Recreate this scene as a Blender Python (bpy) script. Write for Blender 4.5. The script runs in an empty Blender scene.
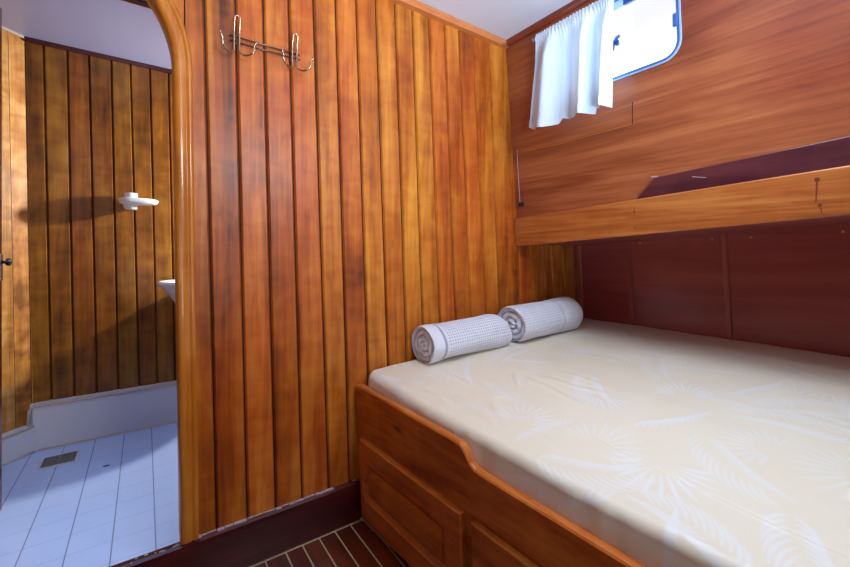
import bpy, math, random
import numpy as np
from mathutils import Vector, Matrix
from mathutils.geometry import tessellate_polygon
random.seed(7); np.random.seed(7)
C = bpy.context.scene.collection
PI = math.pi

# ------------------------------------------------------------------ camera
CH = 1.1
F_PX = 396.0
PX, PY = 425.0, 253.0
RV = Vector((0.8165, -0.5774, 0)); FV = Vector((0.5774, 0.8165, 0)); UV = Vector((0, 0, 1))
CAM = Vector((0, 0, CH))
cd = bpy.data.cameras.new('camera'); cam = bpy.data.objects.new('camera', cd); C.objects.link(cam)
cam.location = CAM
cam.rotation_euler = (PI/2, 0, -math.atan2(0.5774, 0.8165))
cd.sensor_width = 36; cd.lens = F_PX/850*36
cd.shift_y = -(283.5-PY)/850
cd.clip_start = 0.02
bpy.context.scene.camera = cam

# measured photo points -> points on known planes of the cabin
def ray(x, y): return RV*((x-PX)/F_PX) + FV + UV*((PY-y)/F_PX)
def on(x, y, p, n):
    d = ray(x, y); n = Vector(n); t = (Vector(p)-CAM).dot(n)/d.dot(n)
    return CAM + d*t
def on_y(x, y, Y): return on(x, y, (0, Y, 0), (0, 1, 0))
def on_x(x, y, X): return on(x, y, (X, 0, 0), (1, 0, 0))
def on_z(x, y, Z): return on(x, y, (0, 0, Z), (0, 0, 1))

# ------------------------------------------------------------------ room numbers
YP = 1.52          # face of the planked partition
YB = 2.75          # back wall of the bathroom
XR = 2.29          # outer wall inside the berth recess
ZC = 2.25          # cabin ceiling
ZCB = 2.17         # bathroom ceiling
ZFB = 0.12         # bathroom floor
HK = 0.0937        # lean of the upper hull wall
def xh(z): return 1.72 - HK*(z-1.139)
def on_hull(x, y, off=0.0): return on(x, y, (1.72-off, 0, 1.139), (1, 0, HK))

# ------------------------------------------------------------------ node helpers
class NT:
    def __init__(s, name):
        s.m = bpy.data.materials.new(name); s.m.use_nodes = True
        s.t = s.m.node_tree; s.t.nodes.clear()
        s.out = s.n('ShaderNodeOutputMaterial')
    def n(s, typ, **kw):
        nd = s.t.nodes.new(typ)
        for k, v in kw.items(): setattr(nd, k, v)
        return nd
    def l(s, a, b): s.t.links.new(a, b)
    def math(s, op, a, b=None, clamp=False):
        nd = s.n('ShaderNodeMath', operation=op); nd.use_clamp = clamp
        for i, v in enumerate((a, b)):
            if v is None: continue
            if isinstance(v, (int, float)): nd.inputs[i].default_value = v
            else: s.l(v, nd.inputs[i])
        return nd.outputs[0]
    def mix(s, f, a, b, mode='MIX'):
        nd = s.n('ShaderNodeMix', data_type='RGBA', blend_type=mode)
        for i, v in ((0, f), (6, a), (7, b)):
            if isinstance(v, (int, float)): nd.inputs[i].default_value = v
            elif isinstance(v, tuple): nd.inputs[i].default_value = (*v, 1) if len(v) == 3 else v
            else: s.l(v, nd.inputs[i])
        return nd.outputs[2]
    def ramp(s, f, stops):
        nd = s.n('ShaderNodeValToRGB'); cr = nd.color_ramp
        while len(cr.elements) < len(stops): cr.elements.new(0.5)
        for e, (p, c) in zip(cr.elements, stops): e.position = p; e.color = (*c, 1)
        s.l(f, nd.inputs[0]); return nd.outputs[0]
    def noise(s, vec, scale, detail=2, rough=.5, dist=0.0):
        nd = s.n('ShaderNodeTexNoise'); nd.inputs['Scale'].default_value = scale
        nd.inputs['Detail'].default_value = detail; nd.inputs['Roughness'].default_value = rough
        nd.inputs['Distortion'].default_value = dist
        if vec is not None: s.l(vec, nd.inputs['Vector'])
        return nd.outputs[0]
    def mapping(s, vec, scale=(1, 1, 1), rot=(0, 0, 0)):
        nd = s.n('ShaderNodeMapping'); nd.inputs['Scale'].default_value = scale; nd.inputs['Rotation'].default_value = rot
        s.l(vec, nd.inputs['Vector']); return nd.outputs[0]
    def bump(s, h, strength=.2, dist=.01):
        nd = s.n('ShaderNodeBump'); nd.inputs['Strength'].default_value = strength; nd.inputs['Distance'].default_value = dist
        s.l(h, nd.inputs['Height']); return nd.outputs[0]
    def principled(s, col, rough=.5, coat=0, coat_rough=.1, metal=0, spec=.5, normal=None, **kw):
        p = s.n('ShaderNodeBsdfPrincipled')
        if isinstance(col, tuple): p.inputs['Base Color'].default_value = (*col, 1)
        else: s.l(col, p.inputs['Base Color'])
        if isinstance(rough, (int, float)): p.inputs['Roughness'].default_value = rough
        else: s.l(rough, p.inputs['Roughness'])
        p.inputs['Coat Weight'].default_value = coat; p.inputs['Coat Roughness'].default_value = coat_rough
        p.inputs['Metallic'].default_value = metal; p.inputs['Specular IOR Level'].default_value = spec
        if normal is not None: s.l(normal, p.inputs['Normal'])
        for k, v in kw.items(): p.inputs[k].default_value = v
        s.l(p.outputs[0], s.out.inputs[0]); return p

def srgb(r, g, b):
    f = lambda c: (c/12.92 if c <= .04045 else ((c+.055)/1.055)**2.4)
    return tuple(f(v/255) for v in (r, g, b))

def wood(name, dark, mid, light, axis='Z', rough=.35, coat=.35, coat_rough=.18, contrast=1.0, fine=.3, figure=.25, red=None, low=None, spec=.4):
    """varnished wood; grain runs along axis; per-board seed (R) and tone (G) come from the 'pk' attribute"""
    k = NT(name)
    tc = k.n('ShaderNodeTexCoord'); at = k.n('ShaderNodeAttribute', attribute_name='pk')
    sp = k.n('ShaderNodeSeparateColor'); k.l(at.outputs['Color'], sp.inputs[0])
    cmb = k.n('ShaderNodeCombineXYZ')
    for i, f in enumerate((37.0, 23.0, 51.0)): k.l(k.math('MULTIPLY', sp.outputs[0], f), cmb.inputs[i])
    add = k.n('ShaderNodeVectorMath', operation='ADD'); k.l(tc.outputs['Object'], add.inputs[0]); k.l(cmb.outputs[0], add.inputs[1])
    v = add.outputs[0]
    ai = 'XYZ'.index(axis)
    def sc(across, along): return tuple(along if i == ai else across for i in range(3))
    n1 = k.noise(k.mapping(v, sc(9, .9)), 1.0, 4, .55, .9)
    n2 = k.noise(k.mapping(v, sc(70, 2.2)), 1.0, 4, .65, .3)
    n3 = k.noise(k.mapping(v, sc(2.6, 1.3)), 1.0, 2, .5, .4)
    # cross figure (chatoyant ripples)
    n4 = k.noise(k.mapping(v, sc(5, 16)), 1.0, 2, .5, .8)
    n5 = k.noise(k.mapping(v, tuple(5 if i == ai else 9 for i in range(3)), (.5, .7, .5)), 1.0, 2, .5, 1.5)
    f = k.math('ADD', k.math('MULTIPLY', k.math('SUBTRACT', n1, .5), 1.5*contrast), .5)
    f = k.math('ADD', f, k.math('MULTIPLY', k.math('SUBTRACT', n5, .5), figure*1.4))
    f = k.math('ADD', f, k.math('MULTIPLY', k.math('SUBTRACT', n2, .5), fine*2))
    f = k.math('ADD', f, k.math('MULTIPLY', k.math('SUBTRACT', n4, .5), figure), clamp=True)
    col = k.ramp(f, [(0.0, dark), (.45, mid), (1.0, light)])
    if red: col = k.mix(k.ramp(n3, [(.42, (0, 0, 0)), (.68, (1, 1, 1))]), col, k.mix(1.0, col, red, 'MULTIPLY'))
    tone = k.math('ADD', k.math('MULTIPLY', sp.outputs[1], .50), .72)
    hsv = k.n('ShaderNodeHueSaturation'); k.l(col, hsv.inputs['Color']); k.l(tone, hsv.inputs['Value'])
    hue = k.math('ADD', k.math('MULTIPLY', k.math('SUBTRACT', sp.outputs[2], .5), .012), .5); k.l(hue, hsv.inputs['Hue'])
    col = hsv.outputs[0]
    # little knots
    vo = k.n('ShaderNodeTexVoronoi'); k.l(k.mapping(v, sc(5, 1.7)), vo.inputs['Vector']); vo.inputs['Scale'].default_value = 1.0
    knot = k.ramp(vo.outputs['Distance'], [(.03, (1, 1, 1)), (.07, (0, 0, 0))])
    col = k.mix(k.math('MULTIPLY', knot, .6), col, tuple(c*.3 for c in dark))
    bm = k.bump(k.math('ADD', n2, k.math('MULTIPLY', n1, .5)), .08, .004)
    k.principled(col, rough, coat, coat_rough, spec=spec, normal=bm)
    return k.m

def plain(name, col, rough=.5, metal=0, spec=.5, coat=0, noise=0, **kw):
    k = NT(name)
    c = col
    if noise:
        tc = k.n('ShaderNodeTexCoord'); n = k.noise(tc.outputs['Object'], 6, 4, .6)
        c = k.mix(k.math('MULTIPLY', n, noise), col, tuple(x*.5 for x in col))
    k.principled(c, rough, coat, metal=metal, spec=spec, **kw)
    return k.m

# ------------------------------------------------------------------ mesh helper
class MB:
    def __init__(s): s.v = []; s.f = []; s.pk = []; s.cur = (0.0, .6, .5); s.smooth = []
    def seed(s, tone=None, r=None, hue=None):
        s.cur = (random.random() if r is None else r, random.uniform(.45, .75) if tone is None else tone, random.random() if hue is None else hue)
    def vert(s, p): s.v.append(Vector(p)); s.pk.append(s.cur); return len(s.v)-1
    def face(s, ids, sm=False): s.f.append(list(ids)); s.smooth.append(sm)
    def poly(s, pts, sm=False): s.face([s.vert(p) for p in pts], sm)
    def box(s, a, b):
        x0, y0, z0 = a; x1, y1, z1 = b
        p = [s.vert(q) for q in ((x0,y0,z0),(x1,y0,z0),(x1,y1,z0),(x0,y1,z0),(x0,y0,z1),(x1,y0,z1),(x1,y1,z1),(x0,y1,z1))]
        for q in ((0,3,2,1),(4,5,6,7),(0,1,5,4),(1,2,6,5),(2,3,7,6),(3,0,4,7)): s.face([p[i] for i in q])
    def hexa(s, low, up):
        """prism between two equal-length loops"""
        n = len(low); a = [s.vert(p) for p in low]; b = [s.vert(p) for p in up]
        s.face(a[::-1]); s.face(b)
        for i in range(n): s.face((a[i], a[(i+1) % n], b[(i+1) % n], b[i]))
    def grid(s, rows, sm=True, close_u=False, close_v=False):
        ids = [[s.vert(p) for p in r] for r in rows]
        nu, nv = len(ids), len(ids[0])
        for i in range(nu if close_u else nu-1):
            for j in range(nv if close_v else nv-1):
                s.face((ids[i][j], ids[i][(j+1) % nv], ids[(i+1) % nu][(j+1) % nv], ids[(i+1) % nu][j]), sm)
        return ids
    def tube(s, pts, r, n=8, cap=True):
        pts = [Vector(p) for p in pts]; rows = []
        ref = None
        for i, p in enumerate(pts):
            t = (pts[min(i+1, len(pts)-1)] - pts[max(i-1, 0)]).normalized()
            if ref is None: ref = t.orthogonal().normalized()
            ref = (ref - t*ref.dot(t)).normalized(); b = t.cross(ref)
            rr = r[i] if isinstance(r, (list, tuple)) else r
            rows.append([p + ref*math.cos(2*PI*k/n)*rr + b*math.sin(2*PI*k/n)*rr for k in range(n)])
        ids = s.grid(rows, True, False, True)
        if cap: s.face(ids[0][::-1]); s.face(ids[-1])
    def lathe(s, prof, base, axis=(0, 0, 1), n=24):
        """prof: list of (radius, height) along axis from base"""
        a = Vector(axis).normalized(); u = a.orthogonal().normalized(); w = a.cross(u); b0 = Vector(base)
        rows = [[b0 + a*h + u*math.cos(2*PI*k/n)*r + w*math.sin(2*PI*k/n)*r for k in range(n)] for r, h in prof]
        ids = s.grid(rows, True, False, True)
        s.face(ids[0][::-1]); s.face(ids[-1])
    def build(s, name, mat, parent=None, origin=None, label=None, cat=None, group=None, kind=None, bevel=0, fixn=True):
        base = Vector(origin) if origin is not None else (WO.get(parent.name, Vector((0, 0, 0))) if parent else Vector((0, 0, 0)))
        me = bpy.data.meshes.new(name)
        me.from_pydata([tuple(p-base) for p in s.v], [], s.f)
        at = me.attributes.new('pk', 'FLOAT_COLOR', 'POINT')
        at.data.foreach_set('color', [c for q in s.pk for c in (*q, 1.0)])
        me.polygons.foreach_set('use_smooth', s.smooth)
        me.update()
        if fixn:
            import bmesh
            bm = bmesh.new(); bm.from_mesh(me); bmesh.ops.recalc_face_normals(bm, faces=bm.faces); bm.to_mesh(me); bm.free()
        me.materials.append(mat)
        o = bpy.data.objects.new(name, me); C.objects.link(o)
        WO[o.name] = base
        if parent:
            o.parent = parent; o.location = base - WO.get(parent.name, Vector((0, 0, 0)))
        else: o.location = base
        tag(o, label, cat, group, kind)
        if bevel:
            b = o.modifiers.new('bevel', 'BEVEL'); b.width = bevel; b.segments = 2; b.limit_method = 'ANGLE'; b.angle_limit = math.radians(40)
        return o
WO = {}
def tag(o, label=None, cat=None, group=None, kind=None):
    for k, v in (('label', label), ('category', cat), ('group', group), ('kind', kind)):
        if v: o[k] = v
def thing(name, loc, label, cat, group=None, kind=None):
    o = bpy.data.objects.new(name, None); C.objects.link(o); o.location = loc; o.empty_display_size = .05
    WO[o.name] = Vector(loc); tag(o, label, cat, group, kind); return o

# ------------------------------------------------------------------ materials
M = {}
M['plank'] = wood('varnished_plank', srgb(86, 34, 4), srgb(178, 94, 20), srgb(228, 150, 54), red=srgb(238, 204, 180), coat=.2, coat_rough=.28, rough=.48, spec=.3, figure=.34, contrast=.95, fine=.3)
M['bath_plank'] = wood('bathroom_plank', srgb(78, 42, 4), srgb(142, 86, 14), srgb(196, 134, 44), coat=.3, coat_rough=.2, rough=.45, red=srgb(238, 215, 190), figure=.5)
M['bath_lit'] = wood('bathroom_lit_plank', srgb(130, 78, 24), srgb(190, 128, 52), srgb(232, 184, 112), coat=.1, coat_rough=.35, rough=.55, figure=.8)  # paler bathroom plank: light falling on the chamfer is put into the colour
M['groove'] = plain('groove_dark', srgb(40, 12, 6), .8)
M['jamb'] = wood('jamb_wood', srgb(126, 54, 8), srgb(188, 102, 26), srgb(222, 146, 58), coat=.5, coat_rough=.12, rough=.35)
M['hull'] = wood('hull_mahogany', srgb(78, 30, 22), srgb(148, 78, 44), srgb(190, 118, 72), axis='Y', coat=.35, coat_rough=.22, rough=.4, fine=.36, figure=.0, contrast=.75, red=srgb(222, 186, 190))
M['recess'] = wood('recess_mahogany', srgb(98, 38, 44), srgb(148, 64, 62), srgb(172, 90, 76), axis='Y', coat=.5, coat_rough=.2, rough=.4, fine=.2, figure=0, contrast=.7)
M['batten'] = wood('batten_mahogany', srgb(110, 48, 44), srgb(150, 78, 68), srgb(170, 100, 84), axis='Z', coat=.5, coat_rough=.2, rough=.35, figure=0)
M['rail'] = wood('rail_wood', srgb(104, 46, 18), srgb(176, 94, 40), srgb(212, 136, 70), axis='Y', coat=.35, rough=.4, figure=.15, fine=.5)
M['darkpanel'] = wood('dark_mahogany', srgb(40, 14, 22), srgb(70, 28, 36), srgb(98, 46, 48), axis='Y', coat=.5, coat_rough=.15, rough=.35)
M['bed'] = wood('bed_mahogany', srgb(100, 42, 8), srgb(188, 104, 36), srgb(226, 148, 64), axis='Y', coat=.5, coat_rough=.14, rough=.35, red=srgb(240, 205, 190))
M['base'] = wood('skirting_mahogany', srgb(36, 8, 10), srgb(70, 20, 20), srgb(106, 42, 32), axis='X', coat=.3, coat_rough=.15, rough=.3)
M['trim'] = wood('ceiling_trim_wood', srgb(130, 66, 26), srgb(186, 112, 54), srgb(214, 148, 88), axis='X', coat=.3)
M['hulltrim'] = wood('hull_trim_wood', srgb(84, 30, 18), srgb(124, 50, 30), srgb(150, 70, 42), axis='Y', coat=.3)
M['floor'] = wood('floor_mahogany', srgb(40, 10, 8), srgb(84, 28, 16), srgb(118, 46, 24), axis='Y', coat=.6, coat_rough=.12, rough=.3)
M['caulk'] = plain('cream_caulk', srgb(196, 180, 140), .7, noise=.6)
M['caulkw'] = plain('white_caulk', srgb(205, 185, 190), .6, noise=.7)
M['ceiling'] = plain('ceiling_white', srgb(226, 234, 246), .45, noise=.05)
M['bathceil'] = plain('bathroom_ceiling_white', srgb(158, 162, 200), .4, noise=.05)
M['white'] = plain('white_ceramic', srgb(236, 238, 244), .18, coat=.3)
M['curb'] = plain('white_grp', srgb(226, 222, 228), .3, noise=.1)
M['grout_edge'] = plain('cream_sealant', srgb(214, 200, 190), .6, noise=.4)
M['chrome'] = plain('bronzed_chrome', srgb(196, 176, 152), .25, metal=1)
M['darkchrome'] = plain('tarnished_chrome', srgb(118, 100, 92), .35, metal=1)
M['steel'] = plain('steel', srgb(190, 192, 198), .25, metal=1)
M['blackplastic'] = plain('black_knob', srgb(36, 30, 32), .35)
M['frame'] = plain('window_frame_metal', srgb(60, 110, 180), .35, metal=.2)  # frame and rim: white metal, its blue shade put into the colours
M['frame_rim'] = plain('window_rim', srgb(170, 200, 240), .4)
M['latch'] = plain('blue_latch', srgb(28, 70, 130), .4)
M['screw'] = plain('brown_screw', srgb(128, 62, 34), .45, metal=.3)
M['rod'] = plain('curtain_rod_steel', srgb(150, 140, 150), .3, metal=.6)
M['grate'] = plain('drain_grate_dark', srgb(128, 126, 118), .4, metal=.5)
M['grate_rim'] = plain('drain_rim', srgb(205, 205, 210), .35, metal=.3)
M['dirt'] = plain('dark_chip', srgb(50, 46, 60), .8)
M['cord'] = plain('white_cord', srgb(176, 150, 150), .7)

k = NT('bathroom_tile')
tc = k.n('ShaderNodeTexCoord')
sx = k.n('ShaderNodeSeparateXYZ'); k.l(tc.outputs['Object'], sx.inputs[0])
TW, TL, TX0 = .118, .118, .0
def line(coord, period, off, w):
    a = k.math('FRACT', k.math('DIVIDE', k.math('SUBTRACT', coord, off-10*period), period))
    d = k.math('MINIMUM', a, k.math('SUBTRACT', 1.0, a))
    return k.math('LESS_THAN', d, w/period)
TILE_OFF = 0.0
gl = line(sx.outputs[0], .1205, .0297, .0018)
gc = line(sx.outputs[1], .1205, .03, .0014)
nz = k.noise(tc.outputs['Object'], 5, 4, .6)
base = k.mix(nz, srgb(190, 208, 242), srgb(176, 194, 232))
col = k.mix(k.math('MULTIPLY', gc, .36), base, srgb(120, 130, 160))
col = k.mix(k.math('MULTIPLY', gl, .75), col, srgb(96, 104, 136))
k.principled(col, .2, .2, normal=k.bump(k.math('SUBTRACT', 1.0, gl), .3, .002))
M['tile'] = k.m

k = NT('fitted_sheet')
at = k.n('ShaderNodeAttribute', attribute_name='leaf')
tc = k.n('ShaderNodeTexCoord')
nz = k.noise(tc.outputs['Object'], 3, 3, .5)
cream = k.mix(nz, srgb(232, 221, 202), srgb(226, 211, 184))
col = k.mix(k.math('MULTIPLY', at.outputs['Fac'], .45), cream, srgb(234, 240, 252))
wv = k.noise(tc.outputs['Object'], 900, 1, .5)
k.principled(col, k.math('SUBTRACT', .5, k.math('MULTIPLY', at.outputs['Fac'], .15)), 0, spec=.45, normal=k.bump(wv, .05, .001), **{'Sheen Weight': .25, 'Sheen Roughness': .4})
M['sheet'] = k.m

k = NT('towel_terry')
tc = k.n('ShaderNodeTexCoord')
nz = k.noise(tc.outputs['Object'], 350, 2, .6)
n2 = k.noise(tc.outputs['Object'], 14, 3, .6)
at = k.n('ShaderNodeAttribute', attribute_name='pk'); sp = k.n('ShaderNodeSeparateColor'); k.l(at.outputs['Color'], sp.inputs[0])
col = k.mix(n2, srgb(234, 234, 240), srgb(214, 212, 226))
col = k.mix(sp.outputs[2], col, srgb(110, 104, 134))  # shade in weave hollows and roll gaps is mixed into the colour
k.principled(col, .95, 0, spec=.1, normal=k.bump(nz, .5, .003), **{'Sheen Weight': .5})
M['towel'] = k.m

k = NT('curtain_cloth')
tc = k.n('ShaderNodeTexCoord')
n2 = k.noise(tc.outputs['Object'], 9, 3, .6)
col = k.mix(n2, srgb(226, 236, 246), srgb(208, 222, 236))
p = k.principled(col, .85, 0, spec=.15)
tr = k.n('ShaderNodeBsdfTranslucent'); tr.inputs[0].default_value = (*srgb(190, 218, 240), 1)
mx = k.n('ShaderNodeMixShader'); mx.inputs[0].default_value = .12
k.l(p.outputs[0], mx.inputs[1]); k.l(tr.outputs[0], mx.inputs[2]); k.l(mx.outputs[0], k.out.inputs[0])
M['curtain'] = k.m

k = NT('window_glass')
tr = k.n('ShaderNodeBsdfTransparent'); tr.inputs[0].default_value = (.96, .98, 1, 1)
gl = k.n('ShaderNodeBsdfGlossy'); gl.inputs['Roughness'].default_value = .03
fr = k.n('ShaderNodeFresnel'); fr.inputs[0].default_value = 1.45
mx = k.n('ShaderNodeMixShader'); k.l(fr.outputs[0], mx.inputs[0]); k.l(tr.outputs[0], mx.inputs[1]); k.l(gl.outputs[0], mx.inputs[2])
k.l(mx.outputs[0], k.out.inputs[0])
M['glass'] = k.m

# ------------------------------------------------------------------ planked walls
def lean_x(l, z): return l[0] + (l[2]-l[0])*(z-l[1])/(l[3]-l[1])
def plank_wall(mb, lines, zb, zt, Y, tones=None, g=.0027, bev=.005, dep=.008, bottom=None, pk=None, flat=''):
    """lines: (x_at_za, za, x_at_zb, zb) seams; boards between neighbours; face toward -Y"""
    for i in range(len(lines)-1):
        mb.seed(tone=(tones[i] if tones and i < len(tones) and tones[i] is not None else None))
        if pk: mb.cur = pk
        L, R = lines[i], lines[i+1]
        offs = ((g, dep+.006), (g, dep), (g+bev, 0), None, (-g-bev, 0), (-g, dep), (-g, dep+.006))
        if 'L' in flat: offs = ((0, 0), (.001, 0), (.002, 0)) + offs[3:]
        if 'R' in flat: offs = offs[:4] + ((-.002, 0), (-.001, 0), (0, 0))
        def col(z, fr=None):
            x0, x1 = lean_x(L, z), lean_x(R, z)
            out = []
            for o in offs:
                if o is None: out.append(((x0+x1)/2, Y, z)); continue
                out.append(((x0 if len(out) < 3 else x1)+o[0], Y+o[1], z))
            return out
        if bottom is None:
            zs = [zb + (zt-zb)*j/6 for j in range(7)]
            mb.grid([col(z) for z in zs], False)
        else:
            lo = []
            for p in col(zt): lo.append((p[0], p[1], min(zt-.005, bottom(p[0]))))
            mb.grid([lo, col(zt)], False)

def seam(xa, ya, xb, yb, Y):
    a, b = on_y(xa, ya, Y), on_y(xb, yb, Y); return (a.x, a.z, b.x, b.z)
P = [(204.6,10,215.3,460),(235.9,10,246.4,460),(263.6,10,274.8,460),(289.3,10,301.6,460),(314,10,328.2,460),(336.2,10,349.4,460),
     (357.8,40,365.6,290),(377.5,40,385.8,290),(396.6,40,404.8,290),(413.5,40,422,290),(430,40,439.2,290),(445,30,454.7,290),
     (459.4,40,470.5,290),(474,50,485,290),(489.5,50,499,290),(519,246,521,310),(531,260,534,300),(543,260,546,300),(551.5,260,554.5,300),(563,260,566,300),(573,260,576.5,300)]
seams = [seam(*q, YP) for q in P]
seams.append((2.40, 1, 2.42, 2))
def jx(z): return .076 + .020*(1.70-z)/1.55           # inner edge of the right jamb
first = (.13, .1, .105, 2.2)
AC, AZ = -.222, 1.70                                   # arch centre
mb = MB()
tones = [.42,.48,.74,.46,.56,.58,.52,.56,.46,.58,.44,.54,.42,.48,.42,.40,.2,.22,.15,.2,.15,.15]  # right-hand and recess boards lowered in tone to stand in for shade
PK0 = (.37, .42, .4)
plank_wall(mb, [first, seams[0]], .13, ZC, YP, pk=PK0, flat='L')
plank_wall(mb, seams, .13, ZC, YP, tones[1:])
def arch_bottom(x):
    u = (x-AC)/.33
    return AZ + .375*math.sqrt(max(0, 1-u*u)) if abs(u) < 1 else .13
xs = [-1.42+.1*i for i in range(16)]
hl = [(x+.02, .1, x, 2.2) for x in xs if x < .03] + [first]
for i in range(len(hl)-1):
    if hl[i+1][2] < AC-.36: plank_wall(mb, hl[i:i+2], .13, ZC, YP)
    else:
        last = i == len(hl)-2
        plank_wall(mb, hl[i:i+2], .13, ZC, YP, bottom=arch_bottom, pk=PK0 if last else None, flat='R' if last else '')
wall = mb.build('wall_back', M['plank'], kind='structure')
# solid core of the partition behind the boards
mb = MB()
y0, y1 = YP+.011, YP+.045
mb.box((.10, y0, 0), (2.45, y1, ZC)); mb.box((-1.42, y0, 0), (-.545, y1, ZC))
N = 24
arc = [(AC+.322*math.cos(PI*i/N), AZ+.37*math.sin(PI*i/N)) for i in range(N+1)]
for i in range(N):
    (xa, za), (xb, zb) = arc[i], arc[i+1]
    mb.hexa([(xa,y0,za),(xb,y0,zb),(xb,y0,ZC),(xa,y0,ZC)], [(xa,y1,za),(xb,y1,zb),(xb,y1,ZC),(xa,y1,ZC)])
mb.build('wall_core', M['groove'], wall, kind='structure')

# ------------------------------------------------------------------ door casing (arched)
prof = [(-.002, .062), (-.002, -.016), (.003, -.022), (.012, -.025), (.026, -.024), (.031, -.019), (.034, -.019), (.038, -.024), (.046, -.023), (.051, -.017), (.052, .008)]
path = []
for z in np.linspace(.157, AZ, 10): path.append((jx(z), z, 1, 0))
for i in range(1, 32):
    t = PI*i/32; path.append((AC+.298*math.cos(t), AZ+.345*math.sin(t), math.cos(t), math.sin(t)*1.0))
for z in np.linspace(AZ, .157, 8): path.append((-.52, z, -1, 0))
mb = MB(); mb.seed(.62)
rows = []
for x, z, nx, nz in path:
    l = math.hypot(nx/.298, nz/.345) if False else math.hypot(nx, nz)
    rows.append([(x+nx/l*o, YP+d, z+nz/l*o) for o, d in prof])
mb.grid(rows, True)
mb.build('trim_door_casing', M['jamb'], kind='structure')
mb = MB(); mb.seed(.4); mb.box((.096, YP+.007, .1), (.15, YP+.062, .16)); mb.build('trim_door_plinth', M['jamb'], kind='structure')

# ------------------------------------------------------------------ skirting / sill, floor
ZS = .153
mb = MB(); mb.seed(.55)
mb.grid([[(x, YP+.006, ZS-.03), (x, YP+.006, ZS), (x, YP-.012, ZS), (x, YP-.022, ZS-.006), (x, YP-.024, ZS-.02), (x, YP-.024, 0)] for x in (-1.4, -.5, 0, .3, .742)], False)
sk = mb.build('baseboard_back', M['base'], kind='structure')
mb = MB()
x = .135
while x < .735:
    w = random.uniform(.006, .05); h = random.uniform(.0008, .0028); d = random.uniform(.003, .012)
    if random.random() < .88 or x > .3:
        if not (x > .62 and random.random() < .6): mb.box((x, YP-d-.002, ZS-.001), (x+w*.9, YP+.001, ZS+h))
    x += w
for _ in range(16):
    x = random.uniform(-.2, .10); y = YP+random.uniform(-.018, -.002); mb.box((x, y, ZS-.001), (x+random.uniform(.003, .012), y+.004, ZS+.0012))
mb.build('caulk_bead', M['caulkw'], sk, kind='structure')

fl = [on_z(230+a/4.47, 470+b/4.47, 0).x for a, b in ((530,235),(460,262),(395,300),(320,330),(245,360),(155,400))]
fl = sorted(fl); step = (fl[-1]-fl[0])/5
mb = MB()
edges = [fl[0]-step*i for i in range(14, 0, -1)] + fl + [fl[-1]+step*i for i in range(1, 14)]
YF0 = YP-.033
cw = .0026
for i in range(len(edges)-1):
    mb.seed(tone=random.uniform(.3, .8)); mb.poly([(edges[i]+cw, -1.7, 0), (edges[i+1]-cw, -1.7, 0), (edges[i+1]-cw, YF0-.007, 0), (edges[i]+cw, YF0-.007, 0)])
mb.seed(.4); mb.poly([(-1.45, YF0, 0), (2.4, YF0, 0), (2.4, YP+.05, 0), (-1.45, YP+.05, 0)])
floor = mb.build('floor', M['floor'], kind='structure')
mb = MB()
zf = -.0008
mb.poly([(-1.45, -1.7, zf), (2.4, -1.7, zf), (2.4, YF0+.001, zf), (-1.45, YF0+.001, zf)])
mb.build('floor_caulking', M['caulk'], floor, kind='structure')

# ------------------------------------------------------------------ ceilings, trims, unseen cabin walls
mb = MB(); mb.box((-1.45, -1.7, ZC), (2.4, YP+.05, ZC+.03)); mb.build('ceiling', M['ceiling'], kind='structure')
mb = MB(); mb.seed(.6)
mb.hexa([(-1.4, YP-.03, ZC-.002), (-1.4, YP-.03, ZC-.016), (-1.4, YP-.022, ZC-.03), (-1.4, YP+.008, ZC-.036), (-1.4, YP+.008, ZC-.002)],
        [(xh(ZC), YP-.03, ZC-.002), (xh(ZC), YP-.03, ZC-.016), (xh(ZC), YP-.022, ZC-.03), (xh(ZC), YP+.008, ZC-.036), (xh(ZC), YP+.008, ZC-.002)])
mb.build('trim_ceiling_back', M['trim'], kind='structure')
mb = MB(); mb.seed(.55)
a = on_hull(507.5, 46); 
mb.hexa([(xh(ZC)-.024, YP, ZC), (xh(ZC)-.024, YP, ZC-.020), (xh(ZC)-.012, YP, ZC-.027), (xh(ZC)+.02, YP, ZC-.027), (xh(ZC)+.02, YP, ZC)],
        [(xh(ZC)-.024, -1.6, ZC), (xh(ZC)-.024, -1.6, ZC-.020), (xh(ZC)-.012, -1.6, ZC-.027), (xh(ZC)+.02, -1.6, ZC-.027), (xh(ZC)+.02, -1.6, ZC)])
mb.build('trim_ceiling_right', M['hulltrim'], kind='structure')
mb = MB(); mb.seed(.5); mb.box((-1.45, -1.65, 0), (-1.42, YP+.05, ZC)); mb.build('wall_left', M['plank'], kind='structure')
mb = MB(); mb.seed(.5); mb.box((-1.45, -1.68, 0), (2.4, -1.65, ZC)); mb.build('wall_front', M['plank'], kind='structure')

# ------------------------------------------------------------------ upper hull wall with the window
WY0, WY1, WZ0, WZ1, WR = .662, 1.20, 1.846, 2.165, .065
def rrect(y0, y1, z0, z1, r, n=8):
    out = []
    for cy, cz, a0 in ((y1-r, z1-r, 0), (y0+r, z1-r, PI/2), (y0+r, z0+r, PI), (y1-r, z0+r, 1.5*PI)):
        for i in range(n+1):
            a = a0 + PI/2*i/n; out.append((cy+r*math.cos(a), cz+r*math.sin(a)))
    return out
def hp(y, z, off=0.0): return Vector((xh(z)-off, y, z))
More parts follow.
